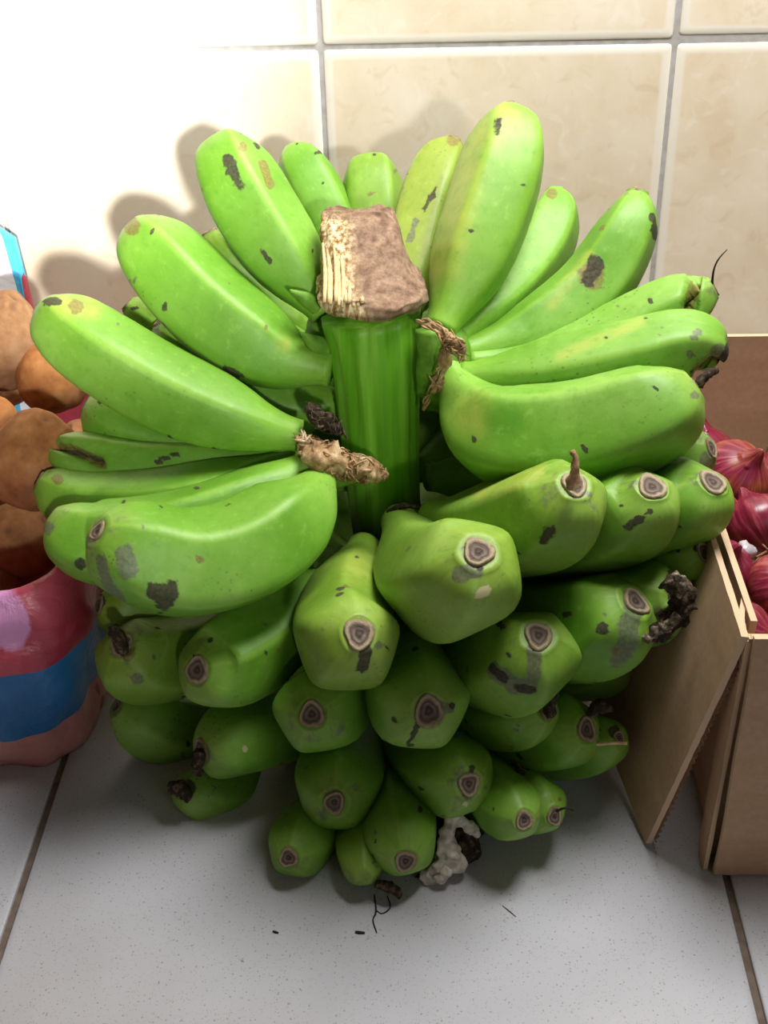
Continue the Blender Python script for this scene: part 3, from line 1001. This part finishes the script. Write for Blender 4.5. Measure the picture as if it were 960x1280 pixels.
def scab(pts, rad_px, strands, seed, label=None, mat='crown', along=0.0):
    """a dried fibrous cushion: an irregular body covered with short ragged strands, one mesh"""
    P3 = [at(*p) for p in pts]
    w = project(P3[0])[2]
    Cn, L = spline(P3, 30)
    rr = np.interp(np.linspace(0, 1, 30), np.linspace(0, 1, len(rad_px)), [r * w / FPX for r in rad_px])
    rnd = random.Random(seed)
    V, F = [], []

    def tube(C2, r2, nv, k1, f):
        b = len(V)
        T, N, B = frames(C2, (0.2, 0.3, 0.9))
        for i in range(len(C2)):
            for j in range(nv):
                t = 2 * PI * j / nv
                d = N[i] * math.cos(t) + B[i] * math.sin(t)
                p = C2[i] + d * r2[i]
                V.append(C2[i] + d * r2[i] * (1 + k1 * (nz(p, f, seed) + .6 * nz(p, f * 2.7, seed + 3))) - BX)
        F.extend([tuple(b + q for q in f_) for f_ in grid_faces(len(C2), nv, True, True, True)])
    tube(Cn, rr * .8, 20, .95, 75)
    T, N, B = frames(Cn, (0.2, 0.3, 0.9))
    for k in range(strands):
        i = rnd.randrange(1, 28)
        a = rnd.uniform(0, 2 * PI)
        d = N[i] * math.cos(a) + B[i] * math.sin(a)
        if d @ (CAM - Cn[i]) < -.1: d = -d
        g = T[i] * rnd.uniform(-1, 1) + np.cross(T[i], d) * rnd.uniform(-1, 1) * (1 - along)
        g /= np.linalg.norm(g)
        c = Cn[i] + d * rr[i] * rnd.uniform(.7, .95)
        h = rnd.uniform(.002, .006)
        q, _ = spline([c - g * h - d * .001, c + d * .0012, c + g * h + d * rnd.uniform(-.001, .0022)], 6)
        s0 = rnd.uniform(.0004, .0010)
        tube(q, np.array([.5, 1, 1.1, 1, .8, .3]) * s0, 5, .3, 300)
    me = mesh('crown_scab', V, F)
    o = link('crown_scab', me, MT[mat], bunch)
    if label: o['label'] = label
    return o


scab([(374, 545, .724), (392, 564, .716), (420, 578, .712), (452, 588, .713), (484, 594, .722)], [8, 23, 23, 17, 4], 110, 11, 'pale brown dried scab')
scab([(384, 508, .730), (402, 524, .724), (428, 540, .728)], [5, 13, 6], 36, 12, 'dark dried scab', 'dark')
scab([(520, 402, .744), (548, 411, .735), (561, 434, .730), (554, 462, .730), (540, 490, .735), (529, 512, .742)], [4, 7, 10, 7, 5, 2.5], 40, 13, 'pale brown dried ridge', 'crown', .9)
scab([(556, 420, .728), (572, 434, .722), (580, 450, .722)], [7, 10, 5], 22, 14)
crown('crown_web', [(540, 412, .752), (540, 450, .748), (528, 490, .756)], [20, 18, 8], 'green_crown', 30, .12, 20, 18, 50)
crown('bract', [(395, 383, .776), (380, 372, .772), (362, 363, .77)], [10, 9, 2], 'green_crown', 15, .15)
crown('bract', [(412, 440, .775), (392, 428, .765), (376, 416, .76)], [14, 12, 2], 'green_crown', 16, .15)
crown('bract', [(548, 658, .70), (560, 645, .692), (566, 634, .69)], [5, 8, 3], 'dark', 17, .5, 12, 9, 200)
crown('bract', [(485, 640, .735), (505, 632, .73), (525, 636, .73)], [3, 4, 2], 'dark', 18, .5, 12, 9, 200)
# dry rotten lower end of the stalk with a papery white bract
crown('stalk_end', [(572, 1015, .60), (575, 1050, .575), (590, 1075, .562)], [22, 26, 15], 'dark', 19, .35, 24, 22, 60, 'black rotten lower end of the stalk')
crown('dried_bract', [(566, 1018, .566), (562, 1045, .558), (556, 1078, .552), (538, 1102, .548)], [6, 12, 16, 7], 'husk', 20, 1.0, 46, 26, 75, 'papery white dried bract')
crown('dried_bract', [(562, 1082, .549), (545, 1096, .547), (526, 1094, .549)], [9, 11, 6], 'husk', 24, 1.0, 30, 20, 95, 'papery white dried bract')
crown('dried_bract', [(566, 1020, .566), (582, 1030, .566), (598, 1044, .567)], [6, 7, 3], 'husk', 21, .9, 26, 16, 120, 'papery white dried bract')
crown('dried_bract', [(520, 1098, .553), (535, 1108, .548)], [8, 6], 'dark', 22, .4, 12, 12, 100)

# ------------------------------------------------------------------ threads and crumbs on the floor
def thread(pts, r, label, name='dry_fibre', cat='fibre', mat='thread'):
    P3 = [floor_at(x, y, r * 0.9) for x, y in pts]
    o = lump(name, P3, [r * .7, r, r * .6], MT[mat], None, 3, .2, 16, 6, 300)
    tag(o, label, cat)
    return o


thread([(468, 1118), (470, 1140), (466, 1150), (471, 1166)], .0006, 'thin black fibre lying on the floor straight below the lowest bananas')
thread([(484, 1120), (488, 1134), (478, 1142), (470, 1138)], .0005, 'fine curled black fibre on the floor beside the straight one under the bunch')
thread([(444, 1165), (456, 1166)], .0010, 'short black crumb of fibre on the floor in front of the bunch', 'dry_crumb', 'crumb')
thread([(628, 1132), (645, 1146)], .0004, 'thin grey fibre alone on the bright floor right of the bunch')
thread([(341, 1164), (348, 1166)], .0008, 'tiny dark crumb on the floor left of the fibres', 'dry_crumb', 'crumb')

# ------------------------------------------------------------------ potatoes in the striped sack
def potato(cpx, cpy, Y, r_px, axes, rot, tone, label, seed):
    c = at(cpx, cpy, Y)
    r = r_px * project(c)[2] / FPX
    bm = bmesh.new()
    bmesh.ops.create_icosphere(bm, subdivisions=5, radius=1)
    rnd = random.Random(seed)
    eyes = []
    for _ in range(9):
        v = Vector((rnd.gauss(0, 1), rnd.gauss(0, 1), rnd.gauss(0, 1))).normalized()
        eyes.append(v)
    ev = []
    for v in bm.verts:
        d = v.co.normalized()
        k = 1 + 0.10 * noise.noise(d * 1.3 + Vector((seed * 3.1, 0, 0))) + 0.03 * noise.noise(d * 4 + Vector((0, seed, 0)))
        e = 0
        for q in eyes:
            dd = (d - q).length
            k -= 0.05 * math.exp(-(dd / 0.11) ** 2)
            k += 0.018 * math.exp(-((dd - 0.2) / 0.07) ** 2)
            e = max(e, math.exp(-(dd / 0.10) ** 2))
        ev.append(e)
        v.co = Vector((d.x * axes[0], d.y * axes[1], d.z * axes[2])) * k * r
    me = bpy.data.meshes.new('potato')
    bm.to_mesh(me)
    bm.free()
    me.polygons.foreach_set('use_smooth', [True] * len(me.polygons))
    fattr(me, 'eye', ev)
    o = link('potato', me, MT['potato'], None, tuple(c))
    o.rotation_euler = rot
    o['tone'] = tone
    tag(o, label, 'potato', 'potatoes in the sack')
    return o


potato(4, 427, .92, 60, (.8, 1, 1.08), (.3, .2, .4), .05, 'pinkish brown potato on top of the heap, against the tiled wall', 1)
potato(66, 470, .90, 46, (1, 1, 1), (.8, .1, .2), .9, 'dark orange brown potato half hidden behind the left banana tips', 2)
potato(42, 575, .775, 64, (.88, .95, 1.05), (.3, .5, .1), .75, 'large orange brown potato with a flat top beside the left bananas', 3)
potato(-8, 524, .84, 32, (1, 1.1, .9), (.1, .4, .9), .95, 'small orange potato edge at the left border above the large one', 4)
potato(22, 676, .795, 50, (1.1, 1, .9), (.5, .1, .3), .4, 'potato in deep shade just above the red sack rim', 5)
potato(95, 668, .82, 44, (1, 1, .95), (.2, .7, .3), .4, 'shaded potato low in the sack, hidden behind the left bananas', 8)
potato(-28, 728, .765, 46, (1, 1.1, .95), (.6, .2, .8), .3, 'potato low in the sack beyond the left edge of the picture', 9)
potato(-75, 620, .78, 60, (1, 1, 1.1), (.9, .1, .3), .5, 'potato beyond the left edge of the large orange one', 6)
potato(-90, 470, .90, 60, (1, 1.1, 1), (.2, .6, .3), .2, 'potato far left beside the pinkish one', 7)

rp = random.Random(11)
src = bpy.data.objects['potato']
for lev, zc in enumerate((.052, .122)):
    for i in range(3):
        for j in range(4):
            pos = (-.478 + .085 * i + rp.uniform(-.006, .006), .715 + .098 * j + rp.uniform(-.008, .008), zc)
            if lev == 1 and (i == 2 or j == 0 or (i == 1 and j == 1)): continue
            o = src.copy()
            COL.objects.link(o)
            o.location = pos
            o.rotation_euler = (rp.uniform(0, 6), rp.uniform(0, 6), rp.uniform(0, 6))
            o['tone'] = rp.random()
            o.scale = (.8, .8, .8)
            o['label'] = 'brown potato buried low in the striped sack under the others'

# sack: an open plastic bag, corner towards the viewer
def sack():
    z0 = 0.0
    xr = -0.245
    nv = 200
    lev = np.linspace(0, 1, 34)
    cx, cyy, ax, ay = -0.392, 0.866, 0.150, 0.221
    V, band, lil = [], [], []

    def foot(t, z, lv):
        e = 2 / 9.0
        c, q = math.cos(t), math.sin(t)
        x = math.copysign(abs(c) ** e, c)
        y = math.copysign(abs(q) ** e, q)
        g = 1 + 0.03 * math.sin(PI * min(1, z / .15)) - 0.02 * max(0, 1 - z / .012)
        w = 0.008 * noise.noise(Vector((x * 2.2, y * 2.2, z * 14))) + 0.005 * noise.noise(Vector((x * 7, y * 7, z * 30)))
        g += .018 * math.exp(-((lv - .9) / .07) ** 2) - .010 * math.exp(-((lv - .77) / .03) ** 2) if lv else 0
        return np.array([cx + (ax * g + w) * x, cyy + (ay * g + w) * y, z])
    tt = np.linspace(0, 2 * PI, 6000)
    dense = np.array([foot(t, .05, 0) for t in tt])
    arc = np.concatenate([[0], np.cumsum(np.linalg.norm(np.diff(dense, axis=0), axis=1))])
    ang = np.interp(np.linspace(0, arc[-1], nv, endpoint=False), arc, tt)
    for i, lv in enumerate(lev):
        for t in ang:
            q0 = foot(t, 0.1, 0)
            back = float(sstep(0.98, 1.04, q0[1]) * sstep(-0.364, -0.376, q0[0]))
            hgt = 0.150 - 0.028 * float(sstep(0.66, 0.76, q0[1])) + 0.006 * nz(q0, 14, 4) + 0.13 * back
            z = hgt * lv
            V.append(foot(t, z, lv))
            band.append(z)
            q = V[-1]
            pxx, pyy, _ = project(q)
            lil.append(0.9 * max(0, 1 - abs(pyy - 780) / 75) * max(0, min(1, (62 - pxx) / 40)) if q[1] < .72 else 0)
    # rim rolled inwards, then the inner wall going down
    for inset, dz in ((.004, .003), (.010, -.001), (.012, -.03), (.012, -.2)):
        for j, t in enumerate(ang):
            p = V[33 * nv + j]
            d = np.array([cx, cyy, 0]) - p
            d[2] = 0
            d /= np.linalg.norm(d)
            q = p + d * inset
            q[2] = max(0.004, p[2] + dz)
            V.append(q); band.append(p[2] if p[2] > .2 else 0.15); lil.append(lil[33 * nv + j] if dz > -.02 else 0)
    n = len(V) // nv
    me = mesh('potato_sack', [v - np.array([cx, cyy, 0]) for v in V], grid_faces(n, nv, True, True, True))
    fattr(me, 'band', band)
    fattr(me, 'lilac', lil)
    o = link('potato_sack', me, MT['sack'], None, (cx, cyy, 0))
    tag(o, 'open plastic sack of potatoes with red, blue and pink bands, left of the bunch', 'sack')
    return o


sack()

# ------------------------------------------------------------------ cardboard box of onions
BO = np.array([0.30, 0.75, 0.0])
box = empty('cardboard_box', BO, 'open brown cardboard box of red onions with its flaps folded out, right of the bunch', 'box')
plocs[box.name] = BO


def panel(name, outline_uv, surf, th, parent=box, n_div=22, worn=True, flute=False):
    """a board whose outline lies in (u, v); surf(u, v) gives the 3D point; thickness along the local normal"""
    # rectangle grid in the unit square mapped through outline_uv(s, t)
    n = n_div
    top, W = [], []
    G = np.zeros((n + 1, n + 1, 3))
    for i in range(n + 1):
        for j in range(n + 1):
            u, v = outline_uv(i / n, j / n)
            G[i, j] = surf(u, v)
    du = np.gradient(G, axis=0); dv = np.gradient(G, axis=1)
    nr = np.cross(du, dv)
    nr /= np.linalg.norm(nr, axis=2)[:, :, None]
    V, F, worn_v = [], [], []
    for side in (0, 1):
        for i in range(n + 1):
            for j in range(n + 1):
                V.append(G[i, j] - nr[i, j] * th * side - plocs[parent.name])
                worn_v.append(0)
    K = (n + 1) ** 2
    ix = lambda i, j: i * (n + 1) + j
    for i in range(n):
        for j in range(n):
            F.append((ix(i, j), ix(i + 1, j), ix(i + 1, j + 1), ix(i, j + 1)))
            F.append((K + ix(i, j), K + ix(i, j + 1), K + ix(i + 1, j + 1), K + ix(i + 1, j)))
    # separate edge strip (own vertices so it can be paler, like torn board)
    loop = [(i, 0) for i in range(n)] + [(n, j) for j in range(n)] + [(i, n) for i in range(n, 0, -1)] + [(0, j) for j in range(n, 0, -1)]
    base = len(V)
    for (i, j) in loop:
        jit = 0.0004 * nz(G[i, j], 300, 3)
        V.append(G[i, j] - plocs[parent.name] + nr[i, j] * jit); worn_v.append(1)
        V.append(G[i, j] - nr[i, j] * (th + jit) - plocs[parent.name]); worn_v.append(1)
    m = len(loop)
    for k in range(m):
        a, b2 = base + 2 * k, base + 2 * ((k + 1) % m)
        F.append((a, a + 1, b2 + 1, b2))
    me = mesh(name, V, F, False)
    for p in me.polygons: p.use_smooth = p.index < 2 * n * n
    fattr(me, 'worn', worn_v)
    return link(name, me, MT['card'], parent)


RZ = 0.19
lerp = lambda a, b, t: np.array(a) * (1 - t) + np.array(b) * t
sq = lambda s, t: (s, t)
# walls (s along, t up)
panel('side_panel', sq, lambda s, t: np.array([0.181 - .003 * math.sin(PI * t), .94 - (.94 - .574) * s, .002 + (RZ - .002) * t]), .004)
panel('side_panel', sq, lambda s, t: np.array([0.42, .574 + (.94 - .574) * s, .002 + (RZ - .002) * t]), .004)
panel('back_panel', sq, lambda s, t: np.array([0.42 - (.42 - .181) * s, .944 + .003 * math.sin(PI * t), .002 + (RZ - .002) * t]), .004)
panel('front_panel', sq, lambda s, t: np.array([0.177 + (.42 - .177) * s, .570 - .012 * t, .002 + (RZ - .002) * t]), .004)
panel('bottom_panel', sq, lambda s, t: np.array([0.182 + .236 * s, .575 + .365 * t, .005]), .004)


def front_flap(s, t):
    x0 = 0.1785 + .0005 * math.sin(9 * t)
    return np.array([x0 + (.425 - x0) * s, .5535 - .004 * math.sin(PI * t) + .0005 * t, .0015 + (.193 - .0015) * t])


panel('flap', sq, front_flap, .004)


def rounded_corner(s, t):   # the creased inner tab between the wall and the front flap
    a = s * PI * 0.62
    return np.array([.182 - .010 * math.sin(a) * (1 - .3 * t), .602 - .044 * s, .001 + .187 * t])


panel('corner_tab', sq, rounded_corner, .003)


def side_flap(s, t):
    """s runs along the hinge from the back to the front, t from the hinge down"""
    Yf = .558
    hinge = np.array([.1765, .83 - (.83 - Yf) * s, RZ + .001])
    tipf = np.array([.143, .578, .003])
    back = np.array([.098, .80, .035])
    low = lerp(back, tipf, s)
    p = lerp(hinge, low, t)
    p[0] -= .006 * math.sin(PI * t) * (1 - s)      # the board bulges outwards
    return p


panel('flap', sq, side_flap, .0042, n_div=40)


def wavy_core():
    """fluting seen along the cut front edge of the side flap"""
    n = 180
    V, F = [], []
    for k in range(n + 1):
        t = k / n
        p = side_flap(1.0, t)
        q = side_flap(0.985, t)
        d = (p - q) / np.linalg.norm(p - q)
        off = .0012 * math.sin(k * 1.15) - .0022
        nn = np.cross(d, side_flap(1.0, min(1, t + .01)) - side_flap(1.0, t - .01 if t > .01 else 0)); nn /= np.linalg.norm(nn)
        for e in (-.004, .0004):
            V.append(p + d * e - nn * off * 1.0 - BO)
    for k in range(n):
        F.append((2 * k, 2 * k + 1, 2 * k + 3, 2 * k + 2))
    me = mesh('flute_edge', V, F)
    fattr(me, 'worn', [0.4] * len(V))
    return link('flute_edge', me, MT['card'], box)


wavy_core()


def onion(cpx, cpy, Y, r_px, rot, tone, label, seed, squash=.92, neck=True, roots=False):
    c = at(cpx, cpy, Y)
    r = r_px * project(c)[2] / FPX
    prof = [(-.93, 0.02), (-.92, .12), (-.88, .26), (-.78, .52), (-.55, .82), (-.2, .99), (.1, .99), (.4, .86), (.62, .64), (.78, .40), (.92, .24), (1.08, .15), (1.25, .11), (1.34, .03)]
    zz = np.array([p[0] for p in prof]); rr = np.array([p[1] for p in prof])
    tt = np.linspace(0, 1, len(prof)); tg = np.linspace(0, 1, 48)
    zz = np.interp(tg, tt, zz); rr = np.interp(tg, tt, rr)
    ker = np.array([1, 2, 1]) / 4
    for _ in range(4):
        zz[1:-1] = np.convolve(zz, ker, 'valid'); rr[1:-1] = np.convolve(rr, ker, 'valid')
    nv = 44
    V = []
    for i in range(48):
        for j in range(nv):
            a = 2 * PI * j / nv
            k = 1 + .04 * noise.noise(Vector((math.cos(a) * 1.3 + seed * 2, math.sin(a) * 1.3, zz[i]))) + .012 * math.sin(9 * a + seed + 2 * zz[i])
            if zz[i] > .8: k *= 1 + .3 * noise.noise(Vector((math.cos(a) * 3, math.sin(a) * 3, zz[i] * 2 + seed)))
            V.append((rr[i] * k * math.cos(a) * r, rr[i] * k * math.sin(a) * r, zz[i] * r * squash))
    me = mesh('onion', V, grid_faces(48, nv, True, True, True))
    o = link('onion', me, MT['onion'], None, tuple(c))
    o.rotation_euler = rot
    o['tone'] = tone
    tag(o, label, 'onion', 'red onions in the box')
    if roots:
        rnd = random.Random(seed)
        for k in range(14):
            a = rnd.uniform(0, 2 * PI)
            d = np.array([math.cos(a), math.sin(a), 0])
            b0 = np.array([0, 0, -.9 * r * squash])
            pts = [b0 + d * .08 * r, b0 + d * .3 * r + np.array([0, 0, -.12 * r]), b0 + d * rnd.uniform(.4, .7) * r + np.array([0, 0, -rnd.uniform(.0, .35) * r])]
            plocs[o.name] = np.zeros(3)
            lump('root', pts, [.0012, .001, .0005], MT['root'], o, k, .3, 6, 5, 200, origin=(0, 0, 0))
    return o


onion(921, 592, .79, 47, (.5, .3, .2), .95, 'shiny orange red onion on top of the heap, touching the banana tips', 1)
onion(985, 600, .80, 44, (.9, .5, 1.2), .2, 'purple onion at the right edge beside the shiny orange one', 2)
onion(948, 655, .735, 46, (-1.15, .15, .35), .1, 'purple onion with its shaggy root end turned to the viewer', 3, roots=True)
onion(893, 648, .745, 36, (1.9, .3, .5), .8, 'dull brown onion wedged behind the box rim', 4)
onion(902, 712, .675, 42, (.4, -.2, .9), .0, 'pink red onion inside the box against its left side', 5, squash=1.05)
onion(975, 735, .66, 45, (.7, .6, .3), .5, 'deep red onion low at the right edge of the picture', 6)
onion(1040, 680, .72, 46, (.3, .9, .3), .3, 'red onion outside the right edge of the view', 7)
onion(935, 790, .62, 38, (1.2, .2, .8), .3, 'dark onion at the bottom of the heap behind the front flap', 8)
onion(1015, 820, .64, 40, (.2, 1.2, .8), .3, 'onion deep in the box beyond the right edge', 9)
rp = random.Random(12)
src = bpy.data.objects['onion']
for i in range(3):
    for j in range(5):
        o = src.copy()
        COL.objects.link(o)
        o.location = (.218 + .073 * i + rp.uniform(-.004, .004), .612 + .072 * j + rp.uniform(-.004, .004), .040)
        o.rotation_euler = (rp.uniform(-.7, .7), rp.uniform(-.7, .7), rp.uniform(0, 6))
        o['tone'] = rp.random()
        o['label'] = 'red onion buried under the top layer in the cardboard box'
        if j > 2 and i < 3:
            q = o.copy()
            COL.objects.link(q)
            q.location = (o.location.x + .006, o.location.y - .01, .108)
            q.rotation_euler = (rp.uniform(-.7, .7), rp.uniform(-.7, .7), rp.uniform(0, 6))
            q['label'] = 'red onion at the back of the box, hidden by the banana tips'
o = lump('film_scrap', [at(921, 690, .685), at(932, 688, .682), at(940, 692, .685)], [.004, .006, .003], MT['film'], None, 5, .6, 12, 10, 200)
tag(o, 'small shiny scrap of crumpled clear film between the onions', 'scrap')

if __name__ == '__main__':
    import os
    if os.environ.get('BANANA_DEBUG'):
        for o, L, R in BANANAS:
            print(o.name, 'L %.3f' % L, 'R %.4f' % R)
